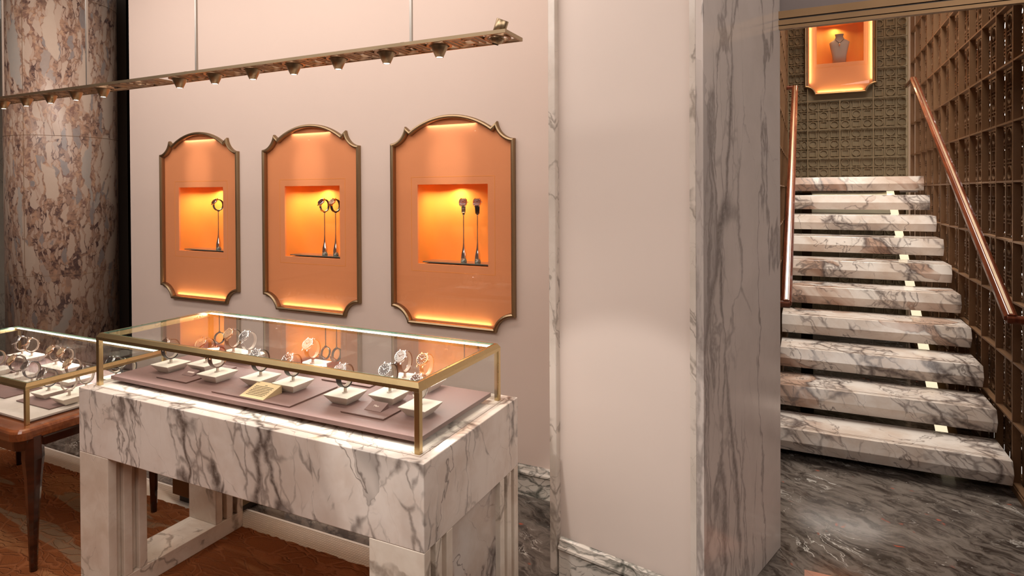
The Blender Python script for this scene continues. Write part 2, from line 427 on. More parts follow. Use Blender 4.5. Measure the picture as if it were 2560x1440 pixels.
def outline(cx, zoff=0, n=10):
    # counter-clockwise silhouette of a shaped wall niche (x, z) : scooped corners, two points and a domed top
    P = []
    P += circ3((-.290, .853), (.290, .853), 0, 1)
    P += circ3((.290, .853), (.4075, .944), .028, n)[1:]
    P += [(.4075, 1.911)]
    P += circ3((.4075, 1.911), (.303, 2.008), .026, n)[1:]
    P += [(.268, 1.980)]
    P += circ3((.268, 1.980), (-.268, 1.980), -.082, 2*n)[1:]
    P += [(-.303, 2.008)]
    P += circ3((-.303, 2.008), (-.4075, 1.911), .026, n)[1:]
    P += [(-.4075, .944)]
    P += circ3((-.4075, .944), (-.290, .853), .028, n)[1:-1]
    return [(cx+x, z+zoff) for x, z in P]
def offset(P, d):
    # inward offset of a CCW polygon with mitred corners
    n = len(P); out = []
    for i in range(n):
        a = Vector(P[i-1]); b = Vector(P[i]); c = Vector(P[(i+1) % n])
        d1 = (b-a); d2 = (c-b)
        if d1.length < 1e-7 or d2.length < 1e-7: out.append(tuple(b)); continue
        n1 = Vector((-d1.y, d1.x)).normalized(); n2 = Vector((-d2.y, d2.x)).normalized()
        mm = n1+n2
        if mm.length < 1e-6: mm = n1
        mm.normalize(); k = max(.45, mm.dot(n1))
        out.append((b.x+mm.x*d/k, b.y+mm.y*d/k))
    return out
def fill(b, loops, y, m=None, flip=False):
    # planar polygon with holes in the xz plane at depth y
    allp = [p for lp in loops for p in lp]
    tris = tessellate_polygon([[Vector((p[0], p[1], 0)) for p in lp] for lp in loops])
    vs = [b.bm.verts.new((p[0], y, p[1])) for p in allp]
    for t in tris: b.face([vs[i] for i in (t if not flip else t[::-1])], m)
    return vs
NCX = (-3.916, -2.867, -1.817)

# niche wall: a slab with three shaped openings
b = B()
rect = [(-4.732, 0), (-.30, 0), (-.30, CEIL), (-4.732, CEIL)]
holes = [offset(outline(c), .012) for c in NCX]
fill(b, [rect]+holes, WY)
for lp in holes: b.prism([(x, WY, z) for x, z in lp], (0, .06, 0), None, False)
b.box(-4.732, -4.70, WY, WY+.34, 0, CEIL); b.box(-4.732, -.30, WY+.33, WY+.36, 0, CEIL)
struct(b.build('wall_back', 'plaster', fix=False))
# recess, back and side walls
struct(box(-5.6, -4.735, WY+.42, WY+.5, 0, CEIL).build('wall_recess', 'dark'))
struct(box(-9, -5.62, 3.35, 3.5, 0, CEIL).build('wall_marble', 'marble_green'))
struct(box(-9.1, -9, -4, 3.5, 0, CEIL).build('wall_left', 'plaster'))
struct(box(-9, 3.2, -4.1, -4, 0, CEIL).build('wall_front', 'plaster'))
struct(box(3.2, 3.3, -4, 9, 0, CEIL).build('wall_right', 'plaster'))
# skirting of the niche wall
def skirting(b, p0, p1, h=.158, t0=.022):
    p0 = Vector((*p0, 0)); p1 = Vector((*p1, 0)); d = (p1-p0); n = Vector((d.y, -d.x, 0)).normalized()
    prof = [(0, 0), (t0, 0), (t0, h*.70), (t0+.008, h*.74), (t0+.008, h*.80), (t0-.002, h*.86), (t0-.006, h*.96), (t0-.014, h), (0, h)]
    b.prism([p0+n*a+Vector((0, 0, z)) for a, z in prof], d)
b = B(); skirting(b, (-4.73, WY), (-.9, WY)); struct(b.build('baseboard_back', 'marble_skirting'))

# pier between the shop and the stair
A = Vector((-.94, 2.412)); Bp = Vector((-.363, 2.300)); C = Vector((-.332, 2.270)); D = Vector((-.105, 3.020))
def poly_prism(b, pts, z0, z1, m=None): b.prism([(x, y, z0) for x, y in pts], (0, 0, z1-z0), m)
b = B(); poly_prism(b, [(-.958, 2.43), (-.3585, 2.314), (-.3585, 2.6), (-.30, 3.0), (-.96, 3.0)], 0, CEIL)
struct(b.build('wall_pier', 'plaster_pier'))
b = B(); dd = (Bp-A).normalized(); nn = Vector((dd.y, -dd.x))
e0 = Vector((-.3625, 2.2975)); poly_prism(b, [e0, C, D, (D.x-.25, D.y), (-.35, 2.62)], 0, CEIL)
struct(b.build('trim_1', 'marble_pier', bevel=.003))
b = B(); poly_prism(b, [(-.985, 2.405), (-.951, 2.397), (-.947, 2.412), (-.943, 2.44), (-.985, 2.99)], 0, CEIL)
struct(b.build('trim_2', 'marble_trim', bevel=.004))
b = B(); skirting(b, A+dd*.005-nn*.0, Bp-dd*.0, .165, .020); struct(b.build('baseboard_pier', 'marble_skirting'))
b = B(); poly_prism(b, [(-.385, 2.303), e0, (-.3585, 2.32), (-.383, 2.325)], 0, CEIL); struct(b.build('trim_3', 'marble_trim'))

# header over the stair opening
b = B(); b.box(-.36, 3.2, 3.032, 3.12, 2.425, CEIL); struct(b.build('wall_header', 'grey_wall'))
struct(box(1.14, 3.2, 3.032, 3.12, 0, 2.425).build('wall_screen_side', 'grey_wall'))
b = B(); b.box(-.112, 3.2, 3.0, 3.031, 2.392, 2.425); b.box(-.112, 3.2, 3.008, 3.031, 2.384, 2.392, 'dark'); b.box(-.112, 3.2, 2.998, 3.031, 2.362, 2.384)
b.box(-.112, 3.2, 3.006, 3.031, 2.359, 2.362, 'dark'); b.box(-.112, 3.2, 3.002, 3.031, 2.345, 2.359)
struct(b.build('trim_4', 'dark_bronze'))

# ------------------------------------------------------------------ floor finishes
b = B()
n = 220; xs = [-4.75+(3.62)*i/n for i in range(n+1)]
edge = [(x, 2.083+random.uniform(-.004, .005)) for x in xs]
pts = [(-4.9, -.6)] + [(-1.13, -.6), (-1.13, 2.083)][:2] + edge[::-1] + [(-4.9, 2.09)]
b.prism([(x, y, .0005) for x, y in pts], (0, 0, .014))
tag(b.build('rug', 'rug'), 'rust brown carved wool rug under both display tables', 'rug')
struct(box(-5.0, -1.13, 2.06, 2.214, 0, .0035).build('trim_5', 'mosaic'))
struct(box(-5.0, -1.13, 2.214, 2.226, 0, .004).build('trim_6', 'white_border'))
struct(box(-5.6, -4.62, 2.226, 2.62, 0, .0035).build('trim_7', 'mosaic'))

struct(box(-.008, 1.1, 1.2, 2.885, 0, .0006).build('trim_8', 'salmon_patch'))  # thin salmon patch with dark veins laid on the floor
# round marble clad column
COLX, COLY, COLR = -5.47, 2.92, .378
b = B(); b.lathe([(COLR, 0), (COLR, CEIL)], (COLX, COLY, 0), None, 96)
col = b.build('marble_column', 'marble_column')
tag(col, 'large round column clad in pink, brown and grey breccia marble', 'column')
b = B()
for z in (1.0, 2.07, 3.14): b.lathe([(COLR+.0006, z), (COLR+.0006, z+.0035)], (COLX, COLY, 0), None, 96)
for a in (-1.18, -2.75):
    b.box(COLX+math.cos(a)*COLR-.0018, COLX+math.cos(a)*COLR+.0018, COLY+math.sin(a)*COLR-.0012, COLY+math.sin(a)*COLR+.003, 0, CEIL)
b.build('joint', 'groove', col, inv=False)

# ------------------------------------------------------------------ wall display niches
def frame_sweep(P, Y0, parent, name='frame', mat='bronze'):
    prof = [(0, .0), (0, .018), (.004, .026), (.012, .028), (.020, .022), (.0225, .012), (.0225, -.005), (.017, -.005), (.012, -.0)]
    loops = []
    offs = {}
    for d, y in prof:
        O = offset(P, d); loops.append([(x, Y0-y, z) for x, z in O])
    b = B(); b.loft(loops, None, False, True, False, True); return b.build(name, mat, parent)
def make_niche(cx, Y0, zo, sx, label, bright=1.0, shelf=True):
    t = thing('display_niche', (cx, Y0, .853+zo), label, 'display case', 'wall display niches')
    P = [(cx+(x-0)*sx, z) for x, z in outline(0, zo)]
    frame_sweep(P, Y0, t)
    inner = offset(P, .0222)
    b = B(); yg = Y0-.018
    b.prism([(x, yg, z) for x, z in inner], (0, .005, 0)); b.build('glass_pane', 'glass_niche', t)
    # fabric panel with a square opening
    yp = Y0+.0062
    pan = offset(P, .0125); x0, x1, z0, z1 = cx-.2325, cx+.2325, 1.207+zo, 1.668+zo
    hole = [(x0, z0), (x1, z0), (x1, z1), (x0, z1)]
    b = B(); fill(b, [pan, hole], yp); fill(b, [pan, hole], yp+.012)
    b.prism([(x, yp, z) for x, z in hole], (0, .012, 0), None, False)
    pn = b.build('back_panel', 'orange', t, fix=False)
    g = .043; b = B()
    for q in ((x0-g, x1+g, z1+g-.0012, z1+g+.0012), (x0-g, x1+g, z0-g-.0012, z0-g+.0012)): b.box(q[0], q[1], yp-.0008, yp+.002, q[2], q[3])
    for q in (x0-g, x1+g): b.box(q-.0012, q+.0012, yp-.0008, yp+.002, z0-g, z1+g)
    b.build('piping', 'orange_box', pn)
    # deep box behind the opening
    dp = .23; yb = yp+.012
    b = B(); e = .004
    n_ = 10; cr = .10
    path = [(x0-e, yb)] + [(x0-e, yb+dp-cr)] + [(x0-e+cr-cr*math.cos(a), yb+dp-cr+cr*math.sin(a)) for a in [PI/2*k/n_ for k in range(1, n_+1)]]
    path += [(x1+e-cr+cr*math.sin(a), yb+dp-cr+cr*math.cos(a)) for a in [PI/2*k/n_ for k in range(0, n_+1)]] + [(x1+e, yb)]
    b.loft([[(x, y, z0-e) for x, y in path], [(x, y, z1+e) for x, y in path]], None, True, False, False)
    for z in (z0-e, z1+e): b.face([b.bm.verts.new((x, y, z)) for x, y in path])
    b.build('display_box', 'orange_box', t, fix=False)
    if shelf:
        b = B(); b.box(x0+.012, x1-.008, yb+.02, yb+.13, z0+.004, z0+.010); b.build('shelf', 'glass_shelf', t)
    # the lamps of the niche: a slim strip at the top and bottom behind the frame and one inside the box
    k = bright
    area('niche_strip_light', (cx, Y0-.003, .882+zo), (.50*sx, .008), .42*k, (1, .74, .36), (cx, Y0+.006, 1.3+zo), 170)
    area('niche_strip_light', (cx, Y0-.003, 2.010+zo), (.36*sx, .008), .20*k, (1, .84, .70), (cx, Y0+.006, 1.3+zo), 170)
    area('niche_box_light', (x0+.13 if shelf else cx-.03, yb+.15, z1-.010), (.10, .05), (1.5 if shelf else .55)*k, (1, .86, .45), (x0+.15, yb+.13, z0+.08), 160)
    if shelf: spot('niche_spot', (cx+.02, 1.45, 3.3), (cx-.02, WY, 1.80), 125, 9.5, 1.0, (1, .86, .74), .03)
    return t
make_niche(NCX[0], WY, 0, 1, 'bronze framed orange wall niche farthest left, showing one watch')
make_niche(NCX[1], WY, 0, 1, 'bronze framed orange wall niche in the middle, showing two round watches')
make_niche(NCX[2], WY, 0, 1, 'bronze framed orange wall niche farthest right on the plaster wall, nearest the pier')
make_niche(.343, 7.795, 1.852, .885, 'bronze framed orange niche with a necklace bust above the stair', 1.5, False)
for (x0_, x1_) in ((.0, .06), (.63, .69)):
    area('niche_side_light', ((x0_+x1_)/2, 7.790, 3.25), (.008, .8), .9, (1, .8, .5), (.343, 7.802, 3.25), 160)

# ------------------------------------------------------------------ watches
WC = Vector((0, 0, .092))      # centre of the strap ring above the plate's underside
def ringp(phi, r, x=0):         # phi from +z towards -y
    return Vector((x, -math.sin(phi)*r*.95, math.cos(phi)*r*1.08))+WC
def band(phis, r0, r1, w0, w1, m=None):
    b = B(); L = []
    for i, p in enumerate(phis):
        t_ = i/(len(phis)-1); w_ = (w0+(w1-w0)*t_)/2
        L.append([ringp(p, r0, -w_), ringp(p, r0, w_), ringp(p, r1, w_), ringp(p, r1, -w_)])
    b.loft(L, m, False); return b
FACE = math.radians(52)
def make_watch(case, dial, strap, buckle='silver', bracelet=False, square=False, dark_marks=False):
    t = thing('wristwatch', (0, 0, 0), 'watch', 'watch')
    N = 40
    ph0, ph1 = FACE+.50, FACE-.50+2*PI
    phs = [ph0+(ph1-ph0)*i/N for i in range(N+1)]
    if bracelet:
        b = B()
        for i in range(N):
            a0, a1 = phs[i], phs[i+1]-.02
            for xa, xb in ((-.009, -.0035), (-.003, .003), (.0035, .009)):
                b.prism([ringp(a0, .036, xa), ringp(a1, .036, xa), ringp(a1, .0388, xa), ringp(a0, .0388, xa)], (xb-xa, 0, 0))
        b.build('bracelet', strap, t)
    else:
        st = band(phs[:N//2+1], .0362, .0388, .0225, .019).build('strap', strap, t)
        st2 = band(phs[N//2:], .0362, .0388, .019, .0225).build('strap', strap, t)
        b = B(); p = phs[N//2]
        b.prism([ringp(p-.09, .0358, -.0118), ringp(p+.09, .0358, -.0105), ringp(p+.09, .0405, -.0105), ringp(p-.09, .0405, -.0105)], (.021, 0, 0))
        b.build('buckle', buckle, t, bevel=.001)
    # case
    R = Matrix.Translation(ringp(FACE, .0385)) @ Matrix.Rotation(FACE, 4, 'X') @ Matrix.Scale(1.20, 4)
    b = B()
    if square:
        pr = []
        for k in range(40):
            a = 2*PI*k/40; c_, s_ = math.cos(a), math.sin(a)
            q = (abs(c_)**4+abs(s_)**4)**-.25; pr.append((c_*q*.0195, s_*q*.0205))
        b.loft([[(x*f, y*f, z) for x, y in pr] for f, z in ((.86, -.0045), (1, -.003), (1, .002), (.93, .0045))], None, True)
        b.loft([[(x*f, y*f, z) for x, y in pr] for f, z in ((.82, .0046), (.80, .0052), (.78, .0046))], None, True, True, False)
    else:
        b.lathe([(.016, -.0045), (.0205, -.003), (.0208, .002), (.0198, .0042), (.0178, .0050), (.0168, .0042)], (0, 0, 0), None, 32)
    for sx in (-1, 1):
        for sy in (-1, 1): b.box(sx*.0105-.0018, sx*.0105+.0018, min(sy*.015, sy*.0245), max(sy*.015, sy*.0245), -.004, .001)
    b.xf(R); cs = b.build('case', case, t)
    b = B(); b.lathe([(.0027, 0), (.0027, .004), (.002, .0045)], (.0205, 0, 0), None, 12, 'X'); b.xf(R); b.build('crown', case, cs)
    b = B(); b.lathe([(.0166, .0040), (.0166, .0045)], (0, 0, 0), None, 32); b.xf(R); b.build('dial', dial, t)
    b = B()
    for k in range(12):
        a = 2*PI*k/12; mm_ = Matrix.Rotation(a, 4, 'Z')
        vs = [mm_ @ Vector(v) for v in ((-.0006, .0115, .0046), (.0006, .0115, .0046), (.0006, .0150, .0046), (-.0006, .0150, .0046))]
        b.prism(vs, (0, 0, .0004))
    b.xf(R); b.build('hour_markers', 'ink' if dark_marks else 'silver', t)
    b = B()
    for a, L_, w_ in ((.9, .009, .0009), (-.95, .013, .0007)):
        mm_ = Matrix.Rotation(a, 4, 'Z')
        b.prism([mm_ @ Vector(v) for v in ((-w_, -.002, .0052), (w_, -.002, .0052), (w_*.5, L_, .0052), (-w_*.5, L_, .0052))], (0, 0, .0004))
    b.xf(R); b.build('hands', 'ink' if dark_marks else 'silver', t)
    return t
STY = {
 'dark_black': make_watch('silver', 'dial_dark', 'strap_black'),
 'white_black': make_watch('silver', 'dial_white', 'strap_black', dark_marks=True),
 'gold_black': make_watch('gold', 'dial_gold', 'strap_black', 'gold'),
 'gold_brown': make_watch('gold', 'dial_gold', 'strap_brown', 'gold', dark_marks=True),
 'white_brown': make_watch('silver', 'dial_white', 'strap_brown', dark_marks=True),
 'steel': make_watch('silver', 'dial_dark', 'silver', bracelet=True),
 'gold_brace': make_watch('gold', 'dial_dark', 'gold', bracelet=True),
 'blue': make_watch('silver', 'dial_dark', 'strap_blue'),
 'square_mesh': make_watch('silver', 'dial_white', 'silver', bracelet=True, square=True, dark_marks=True),
 'square_black': make_watch('silver', 'dial_white', 'strap_black', square=True, dark_marks=True),
}
used = set()
def place_watch(style, x, y, z, label, group=None, rotz=0):
    o = STY[style]
    if style in used: o = dup(o)
    used.add(style)
    o.location = (x, y, z); o.rotation_euler = (0, 0, rotz)
    o['label'] = label; o['category'] = 'watch'
    if group: o['group'] = group
    elif 'group' in o: del o['group']
    return o

# suede plate with a post and an open cuff; wide plates carry two
def make_plate(wide):
    t = thing('watch_stand', (0, 0, 0), 'stand', 'display stand')
    hx = .105 if wide else .054; hy = .054; H = .032
    bx = hx-.022; by = hy-.022
    b = B()
    b.loft([[(-bx, -by, 0), (bx, -by, 0), (bx, by, 0), (-bx, by, 0)], [(-hx, -hy, H-.002), (hx, -hy, H-.002), (hx, hy, H-.002), (-hx, hy, H-.002)],
            [(-hx, -hy, H), (hx, -hy, H), (hx, hy, H), (-hx, hy, H)]], None, False)
    b.build('plate', 'cream', t)
    for cx in ((-.05, .05) if wide else (0,)):
        b = B(); b.box(cx-.0035, cx+.0035, -.004, .004, H, .058)
        b.lathe([(.009, H), (.009, H+.003)], (cx, -.004, 0), None, 16); po = b.build('post', 'cuff', t)
        ph = [FACE+.45+(2*PI-.95)*i/30 for i in range(31)]
        b = B(); L = []
        for p in ph: L.append([ringp(p, .0335, cx-.007), ringp(p, .0335, cx+.007), ringp(p, .0358, cx+.007), ringp(p, .0358, cx-.007)])
        b.loft(L, None, False); b.build('cuff', 'cuff', t)
    return t
PL1, PL2 = make_plate(False), make_plate(True)
usedp = set()
def place_plate(xr, yf, z, label, group, wide=False):
    o = PL2 if wide else PL1
    if wide in usedp: o = dup(o)
    usedp.add(wide)
    hx = .105 if wide else .054
    o.location = (xr-hx, yf+.054, z); o['label'] = label; o['category'] = 'display stand'; o['group'] = group
    return (xr-hx, yf+.054)

# ------------------------------------------------------------------ marble display table
TX0, TX1, TY0, TY1, TZ = -2.640, -.984, 1.457, 2.088, .845
tb = thing('display_table', (-1.81, 1.77, 0), 'white marble display table with heavy fluted ring legs and grey veins', 'table')
AZ = .588
b = B(); b.box(TX0, TX1, TY0, TY1, AZ, TZ); b.build('tabletop', 'marble_table', tb, bevel=.0025)
b = B()
for q in ((TX0+.036, TX1-.036, TY0+.0355, TY0+.0375), (TX0+.036, TX1-.036, TY1-.0375, TY1-.0355), (TX0+.036, TX0+.038, TY0+.036, TY1-.036), (TX1-.038, TX1-.036, TY0+.036, TY1-.036)):
    b.box(*q, TZ-.002, TZ+.0004)
b.build('joint', 'groove', tb)
def ring_leg(x0, x1, solid):
    b = B(); zb = .090
    def fl(y0, y1, s0, s1):
        # fluted upright : three slabs joined by narrower cores
        w_ = (y1-y0); r = .034; g = (w_-3*r)/2
        for k in range(3):
            ya = y0+k*(r+g); b.box(x0, x1, ya, ya+r, zb+.0, AZ)
        for k in range(2):
            ya = y0+r+k*(r+g); b.box(x0+.022, x1-.022, ya, ya+g, zb+.001, AZ)
    z00 = .0147
    fl(TY0, TY0+.156, 0, 0); fl(TY1-.150, TY1, 0, 0)
    b.box(x0, x1, TY0, TY1, .0147, zb)
    return b.build('leg', 'marble_leg', tb, bevel=.0025)
ring_leg(TX0, -2.455, False); ring_leg(-1.182, TX1, True)
b = B(); b.box(-1.15, -1.004, TY0+.15, TY1-.15, .09, AZ); b.build('end_panel', 'marble_tread', tb)

# glass case on the marble table
GX0, GX1, GY0, GY1, GZ = -2.598, -1.029, 1.501, 2.035, 1.057
def glass_case(x0, x1, y0, y1, z0, z1, label, led=True, post=.018, rear=None):
    t = thing('glass_case', ((x0+x1)/2, (y0+y1)/2, z0), label, 'display case')
    p = post
    for sx, sy in ((x0, y0), (x1-p, y0), (x0, y1-p), (x1-p, y1-p)):
        box(sx, sx+p, sy, sy+p, z0, z1-.026).build('corner_post', 'brass', t, bevel=.0012)
    b = B()
    b.loft([[(x0+d, y0+d, z), (x1-d, y0+d, z), (x1-d, y1-d, z), (x0+d, y1-d, z)] for d, z in
            ((0, z1-.026), (0, z1-.0145), (.0085, z1), (p, z1), (p, z1-.026))], None, False, True, False, True)
    b.build('top_rail', 'brass', t)
    g = .004
    b = B(); i_ = p-.0005; b.box(x0+i_, x1-i_, y0+i_, y1-i_, z1-.0065, z1-.0005); tp = b.build('glass_top', 'glass', t)
    b = B(); e = .0016
    for q in ((x0+i_, x1-i_, y0+i_, y0+i_+e), (x0+i_, x1-i_, y1-i_-e, y1-i_), (x0+i_, x0+i_+e, y0+i_, y1-i_), (x1-i_-e, x1-i_, y0+i_, y1-i_)):
        b.box(*q, z1-.0062, z1+.0006)
    b.build('glass_edge', 'glass_edge', tp)
    for q in ((x0+p, x1-p, y0+.004, y0+.008), (x0+p, x1-p, y1-.008, y1-.004), (x0+.004, x0+.008, y0+p, y1-p), (x1-.008, x1-.004, y0+p, y1-p)):
        box(*q, z0+.0005, z1-.012).build('glass_side', 'glass', t)
    # light strip under the rear rail
    b = B(); b.box(x0+p+.005, x1-p-.005, y1-p-.008, y1-p-.0005, z1-.0125, z1-.0075); b.build('led_strip', 'led', t)
    return t
glass_case(GX0, GX1, GY0, GY1, TZ+.0004, GZ, 'brass framed glass case on the white marble table')
area('case_led', ((GX0+GX1)/2, GY1-.026, GZ-.014), (1.5, .012), 3.0, (1, .95, .9), ((GX0+GX1)/2, 1.74, .87), 165)
area('case_led', ((GX0+GX1)/2, GY0+.022, GZ-.016), (1.5, .006), 1.2, (1, .95, .9), ((GX0+GX1)/2, 1.512, .85), 60)
# leather covered display tray, raised on a plinth
tr = thing('display_tray', (-1.82, 1.77, TZ), 'wide mauve leather tray inside the case on the marble table', 'tray')
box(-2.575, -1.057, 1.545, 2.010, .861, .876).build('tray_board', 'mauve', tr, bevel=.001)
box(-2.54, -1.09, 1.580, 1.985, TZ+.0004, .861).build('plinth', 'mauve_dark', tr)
TT = .876
def mat_sq(x0, x1, y0, y1, z, label):
    t = thing('display_mat', ((x0+x1)/2, (y0+y1)/2, z), label, 'mat', 'flat leather mats')
    box(x0, x1, y0, y1, z+.002, z+.0055).build('mat_top', 'mauve', t)
    box(x0+.001, x1-.001, y0+.001, y1-.001, z+.0002, z+.002).build('mat_base', 'dark_bronze', t); return t
mat_sq(-2.372, -2.192, 1.602, 1.84, TT, 'thin mauve leather mat carrying the small mauve card with one pale word')
mat_sq(-2.008, -1.616, 1.571, 1.815, TT, 'large thin mauve leather mat under the gold text card')
mat_sq(-1.425, -1.245, 1.612, 1.80, TT, 'thin mauve leather mat with a small sign near the right end of the big case')
mat_sq(-1.74, -1.50, 1.86, 2.0, TT, 'thin mauve leather mat at the back of the big case')
MT = TT+.0055
def wedge(x0, x1, y0, y1, z, h, mat, name, label, cat='sign'):
    t = thing(name, ((x0+x1)/2, (y0+y1)/2, z), label, cat)
    b = B(); b.prism([(x0, y0, z), (x0, y1, z), (x0, y1, z+h), (x0, y0, z+.0015)], (x1-x0, 0, 0)); b.build('wedge', mat, t, bevel=.0004)
    return t
def on_slope(x, s, z, y0, y1, h):    # s 0..1 up the slope
    return (x, y0+(y1-y0)*s, z+.0015+(h-.0015)*s)
def letterbars(t, x0, x1, s0, s1, rows, z, y0, y1, h, mat, ragged=.12, short_first=False):
    b = B(); rnd = random.Random(3)
    for r in range(rows):
        sc_ = s1-(s1-s0)*(r+.0)/max(1, rows-1) if rows > 1 else (s0+s1)/2
        hh = (s1-s0)/rows*.20 if rows > 1 else (s1-s0)/2
        xa, xb = x0, x1
        if short_first and r == 0: xa, xb = (x0+x1)/2-.006, (x0+x1)/2+.006
        elif rows > 1: sh = rnd.uniform(0, ragged)*(x1-x0)/2; xa += sh; xb -= sh
        x = xa
        while x < xb-.002:
            w_ = min(rnd.uniform(.0025, .009), xb-x)
            q = [Vector(on_slope(x, sc_-hh, z, y0, y1, h)), Vector(on_slope(x+w_, sc_-hh, z, y0, y1, h)), Vector(on_slope(x+w_, sc_+hh, z, y0, y1, h)), Vector(on_slope(x, sc_+hh, z, y0, y1, h))]
            b.prism([p+Vector((0, -.0001, .0001)) for p in q], (0, -.0001, .0003)); x += w_+.0014
    return b.build('lettering', mat, t)
gc = wedge(-1.867, -1.748, 1.576, 1.665, MT, .030, 'card_gold', 'text_card', 'gold text card printed with lines of tiny dark writing')
letterbars(gc, -1.855, -1.760, .18, .80, 8, MT, 1.576, 1.665, .030, 'ink', .10, True)
nc = wedge(-2.300, -2.240, 1.662, 1.70, MT, .016, 'mauve', 'name_card', 'small mauve name card with a pale word, on the leftmost mat')
letterbars(nc, -2.289, -2.251, .42, .62, 1, MT, 1.662, 1.70, .016, 'ink_pale')
mc = wedge(-1.359, -1.291, 1.656, 1.70, MT, .018, 'mauve', 'name_card', 'small mauve sign with three pale letters near the right end of the big case')
fc = bpy.data.curves.new('letters', 'FONT'); fc.body = 'Men'; fc.size = .0125; fc.extrude = .0002; fc.align_x = 'CENTER'; fc.align_y = 'CENTER'
fo = bpy.data.objects.new('letters_tmp', fc); COL.objects.link(fo)
dg = bpy.context.evaluated_depsgraph_get(); me = bpy.data.meshes.new_from_object(fo.evaluated_get(dg)); bpy.data.objects.remove(fo)
me.materials.clear(); me.materials.append(M['ink_pale'])
lo_ = bpy.data.objects.new('lettering', me); COL.objects.link(lo_); lo_.parent = mc
ang = math.atan2(.0165, .044)
me.transform(Matrix.Translation(Vector((-1.325, 1.678, MT+.0100+.0004))-Vector(mc.location)) @ Matrix.Rotation(ang, 4, 'X'))

G = 'cream stands in the case on the marble table'
W_ = []
for i, (xr, yf, z, wide, style, lab) in enumerate([
    (-2.362, 1.643, TT, False, 'dark_black', ['dark dialled watch on a black strap at the left end of the big case']),
    (-2.215, 1.700, MT, False, 'gold_black', ['gold watch on a black strap, second from the left in the big case']),
    (-2.068, 1.635, TT, False, 'gold_brown', ['gold watch on a brown strap in the front row, left of the gold text card']),
    (-1.853, 1.656, MT, False, 'dark_black', ['silver watch with dark dial and black strap behind the gold text card']),
    (-1.689, 1.661, MT, False, 'dark_black', ['silver watch with black dial on the stand just right of the gold text card']),
    (-1.432, 1.654, TT, False, 'white_black', ['white dialled watch on a black strap in the front row, right of the large mat']),
    (-1.277, 1.708, MT, False, 'dark_black', ['dark dialled watch with a pale bezel behind the small three letter sign']),
    (-1.116, 1.662, TT, False, 'steel', ['dark dialled steel watch behind the front right corner post']),
    (-1.811, 1.890, TT, False, 'white_brown', ['white dialled watch on a lone stand in the back row of the big case']),
    (-2.170, 1.880, TT, True, ('gold_black', 'steel'), ['gold watch on the left of the back left wide stand', 'steel watch with black dial on the right of the back left wide stand']),
    (-1.242, 1.890, TT, True, ('white_brown', 'gold_brace'), ['white dialled watch with brown strap on the back right wide stand', 'gold bracelet watch on the back right wide stand']),
]):
    names = ['leftmost in the case', 'second from left', 'third from left, in front', 'behind the gold text card', 'right of the gold text card', 'with a white dialled watch, in front',
             'behind the three letter sign', 'at the front right corner', 'alone in the back row', 'wide, back left, holding two watches', 'wide, back right, holding two watches']
    cx, cy = place_plate(xr, yf, z+.0003, 'cream suede watch stand on the marble table, '+names[i], G, wide)
    if wide:
        place_watch(style[0], cx-.05, cy, z+.0003, lab[0], 'watches in the big case'); place_watch(style[1], cx+.05, cy, z+.0003, lab[1], 'watches in the big case')
    else: place_watch(style, cx, cy, z+.0003, lab[0], 'watches in the big case')

# ------------------------------------------------------------------ wooden display table at the left
LX0, LX1, LY0, LY1, LZ = -4.36, -2.985, 1.437, 2.072, .640
tb2 = thing('display_table', (-3.65, 1.75, 0), 'low dark mahogany display table with tapering legs and rounded corners', 'table')
def rrect(x0, x1, y0, y1, r, n=6):
    P = []
    for cx, cy, a in ((x1-r, y1-r, 0), (x0+r, y1-r, PI/2), (x0+r, y0+r, PI), (x1-r, y0+r, 1.5*PI)):
        P += [(cx+r*math.cos(a+PI/2*k/n), cy+r*math.sin(a+PI/2*k/n)) for k in range(n+1)]
    return P
ox0, ox1, oy0, oy1 = LX0-.04, LX1+.052, LY0-.062, LY1+.045
b = B(); L = []
for d, z in ((.012, LZ-.052), (.002, LZ-.046), (0, LZ-.030), (0, LZ-.014), (.004, LZ-.006), (.014, LZ-.001), (.030, LZ)):
    L.append([(x, y, z) for x, y in rrect(ox0+d, ox1-d, oy0+d, oy1-d, .05-d*.5)])
b.loft(L, None, False); b.build('tabletop', 'mahogany_top', tb2)
b = B(); L = []
for d, z in ((.020, LZ-.095), (.014, LZ-.06), (.012, LZ-.052)):
    L.append([(x, y, z) for x, y in rrect(ox0+d, ox1-d, oy0+d, oy1-d, .045)])
b.loft(L, None, False); b.build('apron', 'mahogany', tb2)
for x, y in ((-2.975, 1.455), (-2.975, 1.990), (-4.225, 1.998), (-4.225, 1.455)):
    b = B(); L = []
    for r, z in ((.0145, .0148), (.020, .20), (.032, .42), (.040, .50), (.038, .60)):
        c = (x, y+ (0 if z < .3 else 0))
        sx = 1 if x > -3.5 else -1
        cx = x+sx*(.006 if z > .3 else 0)
        L.append([(cx+r*math.cos(PI/8+PI/4*k), y+r*math.sin(PI/8+PI/4*k), z) for k in range(8)])
    b.loft(L, None, False); b.build('leg', 'mahogany', tb2, bevel=.001)
glass_case(LX0, LX1, LY0, LY1, LZ+.0005, .817, 'brass framed glass case on the dark wooden table', True, .016)
area('case_led', ((LX0+LX1)/2, LY1-.026, .803), (1.3, .012), 4.5, (1, .95, .9), ((LX0+LX1)/2, 1.75, .66), 165)
tr = thing('display_tray', (-3.67, 1.75, LZ), 'pale suede lined tray inside the case on the wooden table', 'tray')
box(LX0+.03, LX1-.022, LY0+.020, LY1-.03, LZ+.0005, LZ+.014).build('tray_board', 'pale_suede', tr, bevel=.001)
box(LX0+.02, LX1-.018, LY0+.018, LY1-.02, LZ+.0003, LZ+.006).build('tray_border', 'mahogany', tr)
LT = LZ+.0142
